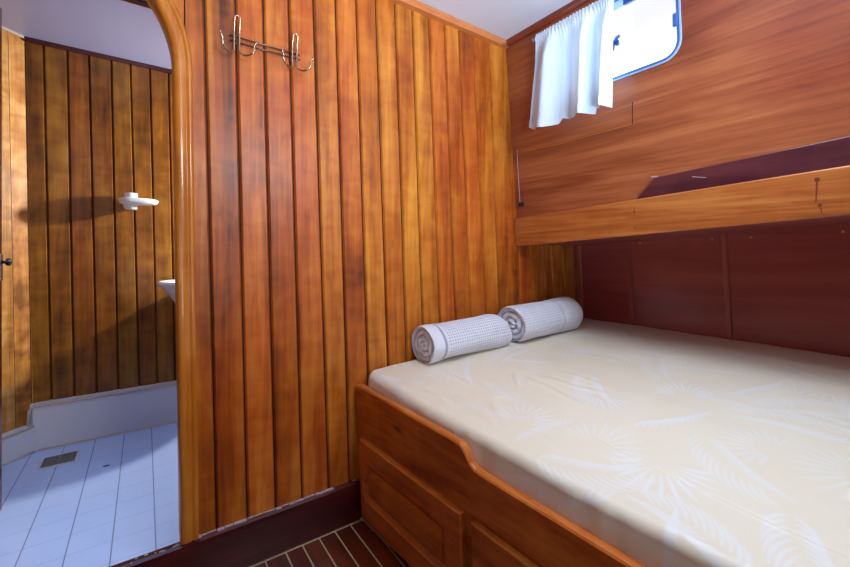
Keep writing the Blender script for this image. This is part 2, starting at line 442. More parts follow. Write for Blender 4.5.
# the rail's lower edge gives the lower edge of this wall
RT = [on_hull(518, 218, .022), on_hull(850, 165, .022)]; RB = [on_hull(519, 246, .022), on_hull(850, 215, .022)]
def lin(a, b, Y):
    t = (Y-a.y)/(b.y-a.y); return a + (b-a)*t
def rail_top(Y): return lin(RT[0], RT[1], Y).z
def rail_bot(Y): return lin(RB[0], RB[1], Y).z
inner = rrect(WY0, WY1, WZ0, WZ1, WR)
outer = [(-1.66, rail_bot(-1.66)+.01), (YP+.008, rail_bot(YP)+.01), (YP+.008, ZC), (-1.66, ZC)]
polys = [[Vector((y, z, 0)) for y, z in outer], [Vector((y, z, 0)) for y, z in inner]]
allp = outer+inner
mb = MB(); mb.seed(.62)
ids = [mb.vert(hp(y, z)) for y, z in allp]
for t in tessellate_polygon(polys): mb.face([ids[i] for i in t])
n = len(inner)
back = [mb.vert(hp(y, z, -.05)) for y, z in inner]
for i in range(n): mb.face((ids[4+i], ids[4+(i+1) % n], back[(i+1) % n], back[i]))
wr = mb.build('wall_right', M['hull'], kind='structure')
# inlaid repair panel lines on the wall
mb = MB(); mb.seed(.9)
def strip(pts, w, off):
    for a, b in zip(pts[:-1], pts[1:]):
        d = (b-a).normalized(); nrm = Vector((1, 0, HK)).normalized(); s_ = d.cross(nrm)*w
        mb.poly([a-s_-nrm*off, b-s_-nrm*off, b+s_-nrm*off, a+s_-nrm*off])
strip([on_hull(523, 151.5), on_hull(560, 144), on_hull(600, 133), on_hull(632, 124)], .0016, .001)
mb.build('panel_seam_light', M['rail'], wr, kind='structure')
mb = MB(); mb.seed(.3)
strip([on_hull(632.5, 102), on_hull(632.5, 124)], .0014, .001)
mb.build('panel_seam_dark', M['groove'], wr, kind='structure')

win = thing('window_1', hp((WY0+WY1)/2, WZ0), None, None, kind='structure')
def ring(mb, ro, ri, o0, o1):
    """frame ring between two rounded-rectangle loops"""
    n = len(ro)
    A = [hp(y, z, o0) for y, z in ro]; B = [hp(y, z, o1) for y, z in ro]; D = [hp(y, z, o1) for y, z in ri]; E = [hp(y, z, o0) for y, z in ri]
    mb.grid([A, B, D, E], False, True, True)
def rr(e): return rrect(WY0+e, WY1-e, WZ0+e, WZ1-e, max(.02, WR-e))
mb = MB(); ring(mb, rr(-.005), rr(.0), 0, .006); mb.build('frame_rim', M['frame_rim'], win, kind='structure')
mb = MB(); ring(mb, rr(.0), rr(.009), -.045, .008); mb.build('window_frame', M['frame'], win, kind='structure')
mb = MB()
gi = rr(.008); mb.poly([hp(y, z, -.02) for y, z in gi]); mb.build('pane', M['glass'], win, kind='structure')
def latch(px, py, name):
    c = on_hull(px, py, -.018); mb = MB()
    o = lambda dy, dz, off: hp(c.y+dy, c.z+dz, off)
    mb.lathe([(.013, 0), (.013, .012), (.010, .016)], hp(c.y, c.z, -.019), (-1, 0, 0), 12)
    mb.tube([hp(c.y+.002, c.z, .0), hp(c.y-.012, c.z+.010, .006), hp(c.y-.026, c.z+.012, .008)], [.008, .008, .005], 8)
    mb.tube([hp(c.y+.004, c.z-.002, .0), hp(c.y+.008, c.z-.02, .004), hp(c.y+.010, c.z-.034, .004)], [.007, .008, .006], 8)
    mb.build('window_latch', M['latch'], win, kind='structure')
latch(617.5, 43, 'a')
mb = MB()
c = on_hull(629, 1, -.018); mb.box((c.x-.012, c.y-.03, c.z-.012), (c.x+.004, c.y+.02, c.z+.03)); mb.build('window_latch', M['latch'], win, kind='structure', bevel=.003)
c = on_hull(677, 20, 0); mb = MB(); mb.box((c.x-.012, c.y-.006, c.z-.025), (c.x, c.y+.012, c.z+.025)); mb.build('window_hinge', M['frame'], win, kind='structure', bevel=.003)

# ------------------------------------------------------------------ berth recess under the side deck
mb = MB(); mb.seed(.55)
mb.poly([(XR, YP+.008, .3), (XR, -1.66, .3), (XR, -1.66, 1.5), (XR, YP+.008, 1.25)])
wl = mb.build('wall_right_lower', M['recess'], kind='structure')
for px, py in ((640, 243), (712, 239), (751, 237), (843, 231.5)):
    p = on_x(px, py, XR); mb = MB(); mb.lathe([(.006, 0), (.006, .002), (.003, .003)], p, (-1, 0, 0), 12); mb.build('screw_head', M['trim'], wl, kind='structure')
def batten(xa, ya, xb, yb, w, name):
    a = on_x(xa, ya, XR-.012); b = on_x(xb, yb, XR-.012); d = (b-a).normalized()
    a = a-d*.1; b = b+d*.06
    mb = MB(); mb.seed(.75)
    prof = [(-w, 0), (-w*.8, -.010), (w*.8, -.010), (w, 0)]
    mb.grid([[(XR+pz, q.y+py, q.z) for py, pz in prof] for q in (a, b)], False)
    mb.build(name, M['batten'], kind='structure')
batten(629, 262, 631, 318, .012, 'trim_berth_middle'); batten(723, 236, 729, 334, .012, 'trim_berth_right'); batten(577, 250, 580, 312, .02, 'trim_berth_corner')
mb = MB(); mb.seed(.5)
ys = np.linspace(-1.66, YP+.008, 8)
mb.grid([[(xh(rail_bot(y))-.01, y, rail_bot(y)+.008), (XR, y, rail_bot(y)+.008)] for y in ys], False)
so = mb.build('ceiling_berth', M['recess'], kind='structure')

# orange ledge board (rail) across the wall
c0 = hp(.9, rail_bot(.9))
rail = thing('bunk_rail', c0, 'long orange varnished board with screw holes fixed across the wall above the mattress', 'board')
mb = MB(); mb.seed(.36)
rows = []
for y in np.linspace(-.9, YP-.004, 14):
    zb_, zt_ = rail_bot(y), rail_top(y)
    o1 = .024
    rows.append([hp(y, zb_, -.004), hp(y, zb_, o1-.003), hp(y, zb_+.004, o1), hp(y, zt_-.005, o1), hp(y, zt_, o1-.005), hp(y, zt_, -.004)])
ids = mb.grid(rows, False, False, True)
mb.face(ids[0]); mb.face(ids[-1][::-1])
mb.build('rail_board', M['rail'], rail)
for px, py, r in ((817.5, 179, .0065), (820, 204.5, .0045), (634, 211.5, .004), (635, 227, .0035)):
    p = on_hull(px, py, .0245)
    mb = MB(); mb.lathe([(r, 0), (r, .0016), (r*.6, .0022), (r*.25, .0012)], p, (-1, 0, -HK), 14); mb.build('screw_head', M['screw'], rail)
# stain streak below the upper right screw
for a, b, w in (((817, 182), (816, 202), .0022), ((821, 208), (822, 214), .0016), ((634.5, 207), (634, 215), .0012)):
    mb = MB(); A, B = on_hull(*a, .0246), on_hull(*b, .0246); mb.poly([A+Vector((0, w, 0)), A-Vector((0, w, 0)), B-Vector((0, w*.7, 0)), B+Vector((0, w*.7, 0))])
    mb.build('stain', M['screw'], rail)
for px, py in ((639, 239.5), (751, 234.5), (843, 229.5)):
    pass

# dark stained panel standing behind the rail
pts = [(636, 199.5), (655, 177.5), (850, 136)]
A, B_, D = [on_hull(*p, .012) for p in pts]
E = lin(B_, D, -.9)
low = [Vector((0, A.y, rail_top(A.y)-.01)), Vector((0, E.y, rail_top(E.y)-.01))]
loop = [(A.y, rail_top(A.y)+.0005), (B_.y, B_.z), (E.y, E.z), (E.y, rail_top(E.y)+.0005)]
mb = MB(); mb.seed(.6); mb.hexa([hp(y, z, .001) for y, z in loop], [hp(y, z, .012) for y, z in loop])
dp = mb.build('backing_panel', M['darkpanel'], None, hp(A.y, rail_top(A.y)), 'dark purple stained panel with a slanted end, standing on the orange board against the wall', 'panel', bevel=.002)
mb = MB()
A2, B2 = on_hull(651, 176.8, .013), on_hull(658, 176.2, .013)
mb.poly([A2+Vector((0, 0, .002)), B2+Vector((0, 0, .002)), B2-Vector((0, 0, .003)), A2-Vector((0, 0, .003))])
mb.build('pale_corner', M['cord'], dp); mb = MB()  # small pale strip at the upper tip of the panel
A2, B2 = on_hull(692, 176.6, .0128), on_hull(706, 177.6, .0128)
mb.poly([A2+Vector((0, 0, .0014)), B2+Vector((0, 0, .001)), B2-Vector((0, 0, .001)), A2-Vector((0, 0, .0014))])
mb.build('scratch', M['cord'], dp)

# small cleat with a cord in the corner
p = on_hull(521, 204, .01)
hk = thing('cord_cleat', p, 'small dark cleat with a thin white cord in the corner above the orange board', 'hook')
mb = MB(); mb.box((p.x-.004, p.y-.012, p.z-.012), (p.x+.012, p.y+.016, p.z+.010)); mb.tube([p, p+Vector((-.02, -.004, .0)), p+Vector((-.03, -.006, .008))], .004, 8)
mb.build('cleat', M['blackplastic'], hk, bevel=.002)
mb = MB(); a = on_hull(517, 150, .004); b = p+Vector((-.008, 0, .008)); q = on_hull(518, 172, .006)
mb.tube([a, q, b], .0018, 6); mb.build('cord', M['cord'], hk)

# ------------------------------------------------------------------ curtain and rod
XC = 1.572
ra, rb = on_x(535, 39, XC), on_x(612, -2, XC)
ZR = (ra.z+rb.z)/2
rod = thing('curtain_rod', (XC, 1.1, ZR), 'thin metal rod carrying the small white window curtain under the ceiling', 'curtain rod')
mb = MB(); mb.tube([(XC, YP-.24, ZR), (XC, .55, ZR)], .004, 10); mb.build('pole', M['rod'], rod)
mb = MB(); mb.lathe([(.006, 0), (.009, .004), (.009, .012), (.005, .016)], (XC, YP-.235, ZR), (0, 1, 0), 12); mb.build('finial', M['rod'], rod)
mb = MB(); mb.tube([(XC, YP-.237, ZR), (XC+.03, YP-.237, ZR-.003), (xh(ZR)-.003, YP-.237, ZR-.004)], .003, 8); mb.build('bracket', M['rod'], rod)
# outline of the cloth: top and bottom edges as functions of u
topA, topB = on_x(537, 39, XC), on_x(615.5, -3, XC)
bl = [(0, 527.4, 127), (.09, 533, 130), (.2, 546, 128.5), (.27, 556, 124), (.33, 560, 117.5), (.5, 575, 118), (.56, 580, 115), (.74, 593.5, 113), (.76, 594.5, 107), (1.0, 607.5, 107)]
def interp(tbl, u):
    for a, b in zip(tbl[:-1], tbl[1:]):
        if u <= b[0]:
            t = (u-a[0])/(b[0]-a[0]); return a[1]+(b[1]-a[1])*t, a[2]+(b[2]-a[2])*t
    return tbl[-1][1:]
mb = MB()
NU, NV = 200, 60
rows = []
for j in range(NV+1):
    v = j/NV; r = []
    for i in range(NU+1):
        u = i/NU
        t = topA.lerp(topB, u); bx_, by_ = interp(bl, u); b = on_x(bx_, by_, XC-.015)
        y = t.y + (b.y-t.y)*v; z = (ZR+.012) + (b.z-ZR-.012)*v
        hd = math.exp(-(v/.10)**2)
        fold = .018*min(1, v*3+.15)*(1.7*math.sin(u*2.9*2*PI+.9*math.sin(u*7)+v*.8) + .40*math.sin(u*6.7*2*PI+1.3+v*2.2))
        fold += hd*.005*math.sin(u*27*2*PI+2*math.sin(u*13))
        rodb = .008*math.exp(-((v-.035)/.03)**2)
        sag = .02*v
        r.append((XC-.006 - rodb - sag*.6 + fold*(1-.7*hd), y + .006*math.sin(v*3+u*8)*v, z))
    rows.append(r)
ids = mb.grid(rows, True)
# turned hem
hem = []
for i in range(NU+1):
    p0 = Vector(rows[NV][i]); p1 = Vector(rows[NV-5][i]); hem.append((p0+Vector((-.003, 0, .001)), p1+Vector((-.0035, 0, 0))))
cur = mb.build('curtain', M['curtain'], None, (XC, 1.1, ZR-.45), 'small gathered white curtain hanging half across the window', 'curtain')
mb = MB(); mb.grid([[h[0] for h in hem], [h[1] for h in hem]], True); mb.build('hem', M['curtain'], cur, fixn=False)
mb = MB()
ru = []
for j in range(7):
    v = j/6; r = []
    for i in range(NU+1):
        u = i/NU; t = topA.lerp(topB, u)
        r.append((XC-.011*math.cos((v-.4)*2.2)-.0015*math.sin(u*31*2*PI+2*math.sin(u*17)), t.y, ZR+.016-.034*v+.003*math.sin(u*24*2*PI+1.7*math.sin(u*9))))
    ru.append(r)
mb.grid(ru, True); mb.build('gathered_heading', M['curtain'], cur, fixn=False)

# ------------------------------------------------------------------ bed
BX0 = .7315
def Xf(Y): return BX0 + .0945*(1.5-Y)
da = Vector((.0945, -1, 0)).normalized(); dn = Vector((-1, -.0945, 0)).normalized(); BO = Vector((BX0, 1.5, 0))
SH = -.04
def bp(s, n, z): return BO + da*s + dn*n + Vector((-.036*(z+SH*s), 0, max(0.0, z + SH*s)))
bed = thing('bed_frame', (BX0+.1, 1.0, 0), 'built-in varnished wooden bunk base with stepped front board and panelled cupboard doors', 'bed')
top = [(0, .555), (.02, .5585), (.50, .555), (.575, .554), (.592, .552), (.604, .546), (.613, .535), (.622, .522), (.634, .510), (.650, .501), (.67, .498), (.80, .498), (1.95, .498)]
mb = MB(); mb.seed(.6)
zb = .362
pr = []
for s_, z in top:
    pr.append([bp(s_, -.032, zb), bp(s_, 0, zb), bp(s_, 0, z-.006), bp(s_, -.004, z-.001), bp(s_, -.010, z), bp(s_, -.026, z), bp(s_, -.032, z-.004)])
ids = mb.grid(pr, False, False, True); mb.face(ids[0]); mb.face(ids[-1][::-1])
mb.build('front_board', M['bed'], bed)
mb = MB(); mb.seed(.45)
ids = mb.grid([[bp(s_, -.032, 0), bp(s_, -.003, 0), bp(s_, -.003, zb-.0015), bp(s_, -.032, zb-.0015)] for s_ in (0, .65, 1.3, 1.95)], False, False, True)
mb.face(ids[0]); mb.face(ids[-1][::-1])
mb.build('base_panel', M['bed'], bed)
def ringrect(r): return [(r[0], r[2]), (r[1], r[2]), (r[1], r[3]), (r[0], r[3])]
def cupboard(s0, s1, ps0, ps1):
    z0, z1, pz0, pz1 = .036, .352, .141, .252
    mb = MB(); mb.seed(.62)
    R = [((s0, s1, z0, z1), -.003), ((s0, s1, z0, z1), .014), ((s0+.004, s1-.004, z0+.004, z1-.004), .018),
         ((ps0-.022, ps1+.022, pz0-.024, pz1+.024), .018), ((ps0-.018, ps1+.018, pz0-.020, pz1+.020), .013), ((ps0-.015, ps1+.015, pz0-.017, pz1+.017), .0145),
         ((ps0-.006, ps1+.006, pz0-.007, pz1+.007), .0075), ((ps0-.003, ps1+.003, pz0-.003, pz1+.003), .004)]
    rows = [[bp(a, n, z) for a, z in ringrect(r)] for r, n in R]
    ids = mb.grid(rows, False, False, True)
    d = mb.build('cupboard_door', M['bed'], bed)
    mb = MB(); mb.seed(.72)
    R = [((ps0-.003, ps1+.003, pz0-.003, pz1+.003), .0035), ((ps0, ps1, pz0, pz1), .010), ((ps0+.003, ps1-.003, pz0+.003, pz1-.003), .012), ((ps0+.02, ps1-.02, pz0+.02, pz1-.02), .016)]
    ids = mb.grid([[bp(a, n, z) for a, z in ringrect(r)] for r, n in R], False, False, True); mb.face(ids[-1])
    mb.build('raised_panel', M['bed'], d)
cupboard(.038, .607, .088, .516); cupboard(.648, 1.22, .735, 1.13)
# white sealant line along the foot of the bed
mb = MB()
rows = []
for s_ in np.linspace(0, 1.4, 60):
    n0 = random.uniform(.001, .007); rows.append([bp(s_, -.003, 0)+Vector((0, 0, .003)), bp(s_, n0, 0)+Vector((0, 0, .001))])
mb.grid(rows, False)
mb.build('sealant_bead', M['caulk'], bed)

# mattress with printed fitted sheet: dense mesh so that the palm print and creases are real
def zfront(Y): return np.interp(Y, [-.5, .2, .6, 1.1, 1.35, 1.5], [.520, .527, .537, .566, .592, .606])
ZH = .686
MY0, MY1 = -.35, 1.505
def m_x0(Y):
    c = max(0.0, (Y-(MY1-.05))/.05); return Xf(Y) + .020 + .05*(1-math.sqrt(max(0, 1-c*c)))
def m_top(X, Y):
    x0 = Xf(Y)+.02; t = np.clip((X-x0)/(XR-.004-x0), 0, 1)
    z = zfront(Y) + (ZH-zfront(Y))*(t**.85)
    return z
stepu = .0034
ny = int((MY1-MY0)/stepu); nx_top = int(1.52/stepu); nf = 34
Ys = np.linspace(MY0, MY1, ny)
r = .035
# param p: 0..nf = front face + roll, then top
U = np.zeros((ny, nf+nx_top)); V = np.zeros_like(U); W = np.zeros_like(U); PX_ = np.zeros_like(U)
for i, Y in enumerate(Ys):
    x0 = m_x0(Y); zt = float(m_top(x0+r, Y)); zb_ = .40
    L1 = zt-r-zb_; 
    for j in range(nf):
        q = j/nf
        if q < .55:
            zz = zb_ + L1*(q/.55); bul = .006*math.sin(PI*q/.55)
            U[i, j] = x0-bul; W[i, j] = zz; PX_[i, j] = x0-(zt-zz)
        else:
            a = (q-.55)/.45*PI/2
            U[i, j] = x0+r-r*math.cos(a); W[i, j] = zt-r+r*math.sin(a); PX_[i, j] = x0+r-(1-a/(PI/2))*r*PI/2
    xs_ = np.linspace(x0+r, XR-.006, nx_top)
    U[i, nf:] = xs_; W[i, nf:] = m_top(xs_, Y); PX_[i, nf:] = xs_
    V[i, :] = Y
# drop at the partition end (rounded end of the mattress) 
endt = np.clip((V-(MY1-.03))/.03, 0, 1)
W -= .03*(1-np.sqrt(np.clip(1-endt**2, 0, 1)))*(W > .5)
# creases and soft undulation
xs2, ys2 = PX_, V
W += .0022*np.sin(xs2*9+ys2*5)*np.sin(ys2*7-xs2*3+1) + .0012*np.sin(xs2*23+ys2*17+1.3)*np.sin(xs2*11-ys2*19)
def mpt(px, py):
    Z = .62
    for _ in range(8):
        p = on_z(px, py, Z); Z = float(m_top(p.x, p.y))
    return p
def crease(pts, amp, w):
    """one ridge with a shallow valley beside it along a polyline on the sheet"""
    global W
    P_ = [mpt(*q) for q in pts]
    seg = [math.hypot(b.x-a.x, b.y-a.y) for a, b in zip(P_[:-1], P_[1:])]; tot = sum(seg)
    best = np.full(W.shape, 9.0); bt = np.zeros(W.shape); acc = 0
    for a, b, L in zip(P_[:-1], P_[1:], seg):
        dx_, dy_ = (b.x-a.x)/L, (b.y-a.y)/L
        tx = np.clip((xs2-a.x)*dx_+(ys2-a.y)*dy_, 0, L)
        qx, qy = xs2-a.x-tx*dx_, ys2-a.y-tx*dy_
        sgn = np.sign(-qx*dy_+qy*dx_); d_ = np.hypot(qx, qy)
        m = d_ < np.abs(best); best = np.where(m, d_*np.where(sgn == 0, 1, sgn), best); bt = np.where(m, acc+tx, bt); acc += L
    env = np.clip(np.sin(np.clip(bt/tot, 0, 1)*PI), 0, 1)**.6
    W += env*amp*np.exp(-(best/w)**2) - env*amp*.6*np.exp(-((best-w*2.2)/(w*1.4))**2)
for pts, amp, w in ((((514, 372), (516, 380), (519, 389)), .005, .010), (((520, 376), (548, 388), (578, 404)), .005, .012), (((544, 377), (575, 387), (608, 394)), .004, .012),
                    (((451, 394), (478, 410), (502, 430)), .006, .016), (((489, 396), (496, 408), (505, 424)), .005, .014), (((443, 373), (476, 387)), .003, .012),
                    (((420, 391), (440, 398), (455, 412)), .004, .012), (((560, 372), (600, 384)), .003, .01), (((592, 438), (660, 472), (760, 520), (850, 561)), .003, .0035),
                    (((700, 345), (780, 361), (850, 372)), .004, .008), (((530, 430), (560, 450)), .003, .016), (((470, 380), (490, 392)), .003, .014)):
    crease(pts, amp, w)
# small gathers on the front face
front = np.clip((nf*.75-np.arange(nf+nx_top)[None, :])/(nf*.5), 0, 1)
U -= front*.003*np.sin(V*60+2*np.sin(V*13))*np.sin(V*9)
# palm fronds
leaf = np.zeros_like(W)
gx = PX_; 
rows_x = [PX_[i] for i in range(ny)]
def stamp(cx, cy, w, val):
    i0 = int((cy-w-MY0)/(MY1-MY0)*(ny-1)); i1 = int((cy+w-MY0)/(MY1-MY0)*(ny-1))+2
    i0 = max(0, i0); i1 = min(ny, i1)
    if i0 >= i1: return
    mid = PX_[(i0+i1)//2]
    j0 = max(0, np.searchsorted(mid, cx-w-.006)); j1 = min(mid.size, np.searchsorted(mid, cx+w+.006)+1)
    if j0 >= j1: return
    d = np.hypot(PX_[i0:i1, j0:j1]-cx, V[i0:i1, j0:j1]-cy)
    leaf[i0:i1, j0:j1] = np.maximum(leaf[i0:i1, j0:j1], val*np.clip((w-d)/.003+.5, 0, 1))
rng = random.Random(11)
def leaflet(bx_, by_, a, ll, curve, st, val, wd):
    for q in range(44):
        w_ = st+(1-st)*q/43; aa = a+curve*w_
        stamp(bx_+ll*w_*math.cos(aa), by_+ll*w_*math.sin(aa), wd*math.sin(PI*(.10+.84*q/43))+.0004, val)
def frond(x, y, ang, L, val, kind_):
    if kind_ == 0:      # open fan
        for k_ in range(13):
            t = k_/12; leaflet(x, y, ang+(t-.5)*2.6, L*(.75+.25*math.sin(PI*t)), (t-.5)*.5, .38, val, .0042)
    else:               # comb shaped frond, leaflets along one or both sides of a bent rib
        sides = (1,) if kind_ == 1 else (-1, 1)
        for k_ in range(12):
            t = k_/11; bx_ = x+L*1.5*t*math.cos(ang+.35*t); by_ = y+L*1.5*t*math.sin(ang+.35*t)
            for sd in sides:
                leaflet(bx_, by_, ang+.5*t+sd*(1.15-.35*t), L*.75*(.45+.55*math.sin(PI*(.15+.72*t))), -sd*.5, .10, val, .0040)
pos = []
tries = 0
while len(pos) < 80 and tries < 8000:
    tries += 1
    x = rng.uniform(.55, 2.25); y = rng.uniform(-.15, 1.5)
    if all((x-a)**2+(y-b)**2 > .145**2 for a, b in pos): pos.append((x, y))
for i, (x, y) in enumerate(pos):
    frond(x, y, rng.uniform(0, 2*PI), rng.uniform(.12, .16), rng.uniform(.45, 1.0), i % 3)
me = bpy.data.meshes.new('mattress')
nn = nf+nx_top
MO = Vector((1.5, .6, .40))
co = np.stack([U-MO.x, V-MO.y, W-MO.z], -1).reshape(-1, 3)
ii = np.arange(ny*nn).reshape(ny, nn)
q = np.stack([ii[:-1, :-1], ii[:-1, 1:], ii[1:, 1:], ii[1:, :-1]], -1).reshape(-1, 4)
# close the body: a skirt on the far, near and end sides and a flat underside
nb = ny*nn
bz = .40-MO.z
end = ii[-1, :]; near = ii[0, :]; far = ii[:, -1]
ex = co.copy(); extra = []; ef = []
def skirt(loop):
    global nb
    st = nb
    for v_ in loop: extra.append((co[v_][0], co[v_][1], bz)); nb += 1
    for a in range(len(loop)-1): ef.append((loop[a], loop[a+1], st+a+1, st+a))
skirt(list(end)); skirt(list(near[::-1])); skirt(list(far[::-1]))
u0 = nb
for v_ in (ii[0, 0], ii[0, -1], ii[-1, -1], ii[-1, 0]): extra.append((co[v_][0], co[v_][1], bz)); nb += 1
ef.append((u0, u0+1, u0+2, u0+3))
co = np.vstack([co, np.array(extra)])
q = np.vstack([q, np.array(ef)])
me.vertices.add(len(co)); me.vertices.foreach_set('co', co.ravel())
me.loops.add(q.size); me.loops.foreach_set('vertex_index', q.ravel())
me.polygons.add(len(q)); me.polygons.foreach_set('loop_start', np.arange(0, q.size, 4))
me.polygons.foreach_set('use_smooth', np.ones(len(q), bool))
me.update(calc_edges=True); me.validate()
at = me.attributes.new('leaf', 'FLOAT', 'POINT'); at.data.foreach_set('value', np.concatenate([leaf.ravel(), np.zeros(len(extra))]))
me.materials.append(M['sheet'])
mo = bpy.data.objects.new('mattress', me); C.objects.link(mo); mo.location = MO
tag(mo, 'large mattress in a cream fitted sheet printed with pale palm leaves', 'mattress')
WO['mattress'] = MO
# slatted base under the mattress (inside the bed box)
mb = MB(); mb.seed(.4)
mb.box((Xf(1.5)+.20, -.30, .30), (XR-.01, 1.49, .395))
mb.build('bed_platform', M['bed'], bed)

# ------------------------------------------------------------------ rolled towels
def towel(x0, x1, yc, ry, rz, waffle, label, band, turn, yaw=0.0):
    mb = MB()
    zc0 = float(m_top(x0+.04, yc)); zc1 = float(m_top(x1-.04, yc))
    NA, NL = 150, 190
    def point(th, rad, ax, drop=0.0, wob=0.0):
        # section in the Y/Z plane; th=0 is towards the camera side (-Y)
        e = 1.0
        y = -math.cos(th)*ry*rad; z = math.sin(th)*rz*rad
        if z < 0: z *= .93
        sq = .90+.10*math.cos(4*th) if False else 1
        X = x0 + (x1-x0)*ax
        zz = zc0 + (zc1-zc0)*ax + rz*.93 - .003
        yy = yc + y + yaw*(ax-.5)
        return Vector((X, yy, zz+z))
    def spiral(th, rad):  # depth of the rolled end
        ph = rad*3.1 - th/(2*PI) + turn
        fr = ph - math.floor(ph)
        return math.exp(-((fr-.5)/.17)**2)
    rows = []
    # left cap, inside out
    ncap = 34
    for c in range(ncap):
        rad = .04+.90*c/(ncap-1); r_ = []
        for a in range(NA):
            th = 2*PI*a/NA; g = spiral(th, rad)
            bulge = .022*(1-rad**2)
            p = point(th, rad, 0); p.x += .012 - bulge*.4 + g*.014 + .003*math.sin(5*th+rad*9)
            mb.cur = (.5, .5, min(1, g*.28)); r_.append(p); 
        rows.append((r_, [min(1, spiral(2*PI*a/NA, rad)*.28) for a in range(NA)]))
    for l in range(NL):
        ax = l/(NL-1); r_ = []; hs = []
        endr = min(ax, 1-ax)*(x1-x0); rd = 1 - .07*math.exp(-endr/.008)
        for a in range(NA):
            th = 2*PI*a/NA
            d = 0; dark = 0
            arc = th*.085; axl = ax*(x1-x0)
            if waffle == 'dots':
                cell = .0135
                u = math.sin(PI*axl/cell); w = math.sin(PI*arc/cell)
                h = (u*w)**2
                if axl > .075: d -= .0035*h; dark = .85*h**1.3
                else: d += .002; dark = .05
                if abs(axl-.062) < .006: d -= .005; dark = .7
            else:
                h = .5+.5*math.sin(2*PI*arc/.0125); h2 = .5+.5*math.sin(2*PI*axl/.026)
                d -= .0028*h; dark = .28*h**2 + .10*h2*h
                if axl > .30: dark *= .5; d += .002
                if abs(axl-.30) < .004: dark = .3
            # outer flap edge of the roll
            fl = (th - (4.9 if waffle == 'dots' else 5.2)) % (2*PI)
            d += .006*(1-fl/(2*PI)) - .003
            wob = .022*math.sin(3*th+ax*4+x0)+.022*math.sin(2*th-ax*6+x0*3)+.012*math.sin(5*th+ax*13)+.02*math.sin(ax*5.5+x0*2)
            # soft right end that droops
            dr = 1 - (.10*max(0, (ax-.8)/.2)**2 if waffle == 'dots' else 0)
            p = point(th, rd*dr*(1+wob)+d/.08, ax)
            if waffle == 'dots': p.x += .028*math.sin(th)*max(0, (ax-.75)/.25)*-1
            r_.append(p); hs.append(dark)
        rows.append((r_, hs))
    for c in range(16):
        rad = .93*(1-c/15)+.02; r_ = []
        for a in range(NA):
            p = point(2*PI*a/NA, rad*(.9 if waffle == 'dots' else 1), 1.0); p.x -= -.012*(1-rad**2)
            if waffle == 'dots': p.x -= .028*math.sin(2*PI*a/NA)*rad
            r_.append(p)
        rows.append((r_, [.1]*NA))
    ids = []
    for r_, hs in rows:
        line_ = []
        for p, h in zip(r_, hs): mb.cur = (.5, .5, h); line_.append(mb.vert(p))
        ids.append(line_)
    for i in range(len(ids)-1):
        for j in range(NA): mb.face((ids[i][j], ids[i][(j+1) % NA], ids[i+1][(j+1) % NA], ids[i+1][j]), True)
    mb.face(ids[0]); mb.face(ids[-1][::-1])
    return mb.build('rolled_towel', M['towel'], None, ((x0+x1)/2, yc, zc0), label, 'towel', 'rolled towels on the mattress')
towel(.995, 1.46, 1.42, .088, .083, 'dots', 'rolled white waffle towel with dotted weave, left one at the foot of the planked wall', True, .2, -.02)
towel(1.52, 1.985, 1.395, .106, .093, 'ribs', 'rolled white ribbed towel, nearer the dark recess than the dotted towel', True, .55, -.01)

# ------------------------------------------------------------------ coat rack
ZH1 = 1.845; xk = [on_y(236.5, 40, YP-.012).x, on_y(294, 56, YP-.012).x]
rack = thing('coat_rack', ((xk[0]+xk[1])/2, YP, ZH1), 'small wire coat rack with two double hooks screwed to the planked wall', 'coat rack')
yr = YP-.012
for dz in (.009, -.009):
    mb = MB(); mb.tube([(xk[0]-.022, yr, ZH1+dz), (xk[1]+.022, yr, ZH1+dz)], .0028, 10); mb.build('rail_bar', M['darkchrome'], rack)
for x in (xk[0], xk[1]):
    mb = MB()
    for sx_ in (-1, 1):
        pass
    # one bent wire: left prong, up, loop over, down, right prong
    h = .0085; pts = []
    def prong(sg):
        o = []
        for t in np.linspace(0, 1, 12):
            a = PI*1.12*t       # J shaped hook, opening upward, outward
            o.append(Vector((x+sg*(h+.021*(1-math.cos(a))), yr-.006-.020*(1-math.cos(a))*.9, ZH1-.036-.021*math.sin(a))))
        e = o[-1]; o.append(e+Vector((sg*.004, -.004, .008))); o.append(e+Vector((sg*.008, -.008, .016)))
        return o
    L_ = prong(-1); R_ = prong(1)
    loop = [Vector((x+h*math.cos(PI-a), yr-.006-.012, ZH1+.066+h*math.sin(a))) for a in np.linspace(0, PI, 9)]
    pts = L_[::-1] + [Vector((x-h, yr-.006, ZH1-.012)), Vector((x-h, yr-.006, ZH1+.014)), Vector((x-h, yr-.011, ZH1+.045))] + loop + [Vector((x+h, yr-.011, ZH1+.045)), Vector((x+h, yr-.006, ZH1+.014)), Vector((x+h, yr-.006, ZH1-.012))] + R_
    mb.tube(pts, .0031, 10)
    hk_ = mb.build('double_hook', M['chrome'], rack)
    for e in (L_[-1], R_[-1]):
        mb = MB(); mb.lathe([(.001, -.0042), (.003, -.003), (.0042, 0), (.003, .003), (.001, .0042)], e, (0, 0, 1), 12); mb.build('hook_tip', M['chrome'], hk_)
    for dz in (.009, -.009):
        mb = MB(); mb.lathe([(.0055, 0), (.0055, .010)], (x, YP+.001, ZH1+dz), (0, -1, 0), 12); mb.build('mount_post', M['chrome'], hk_)

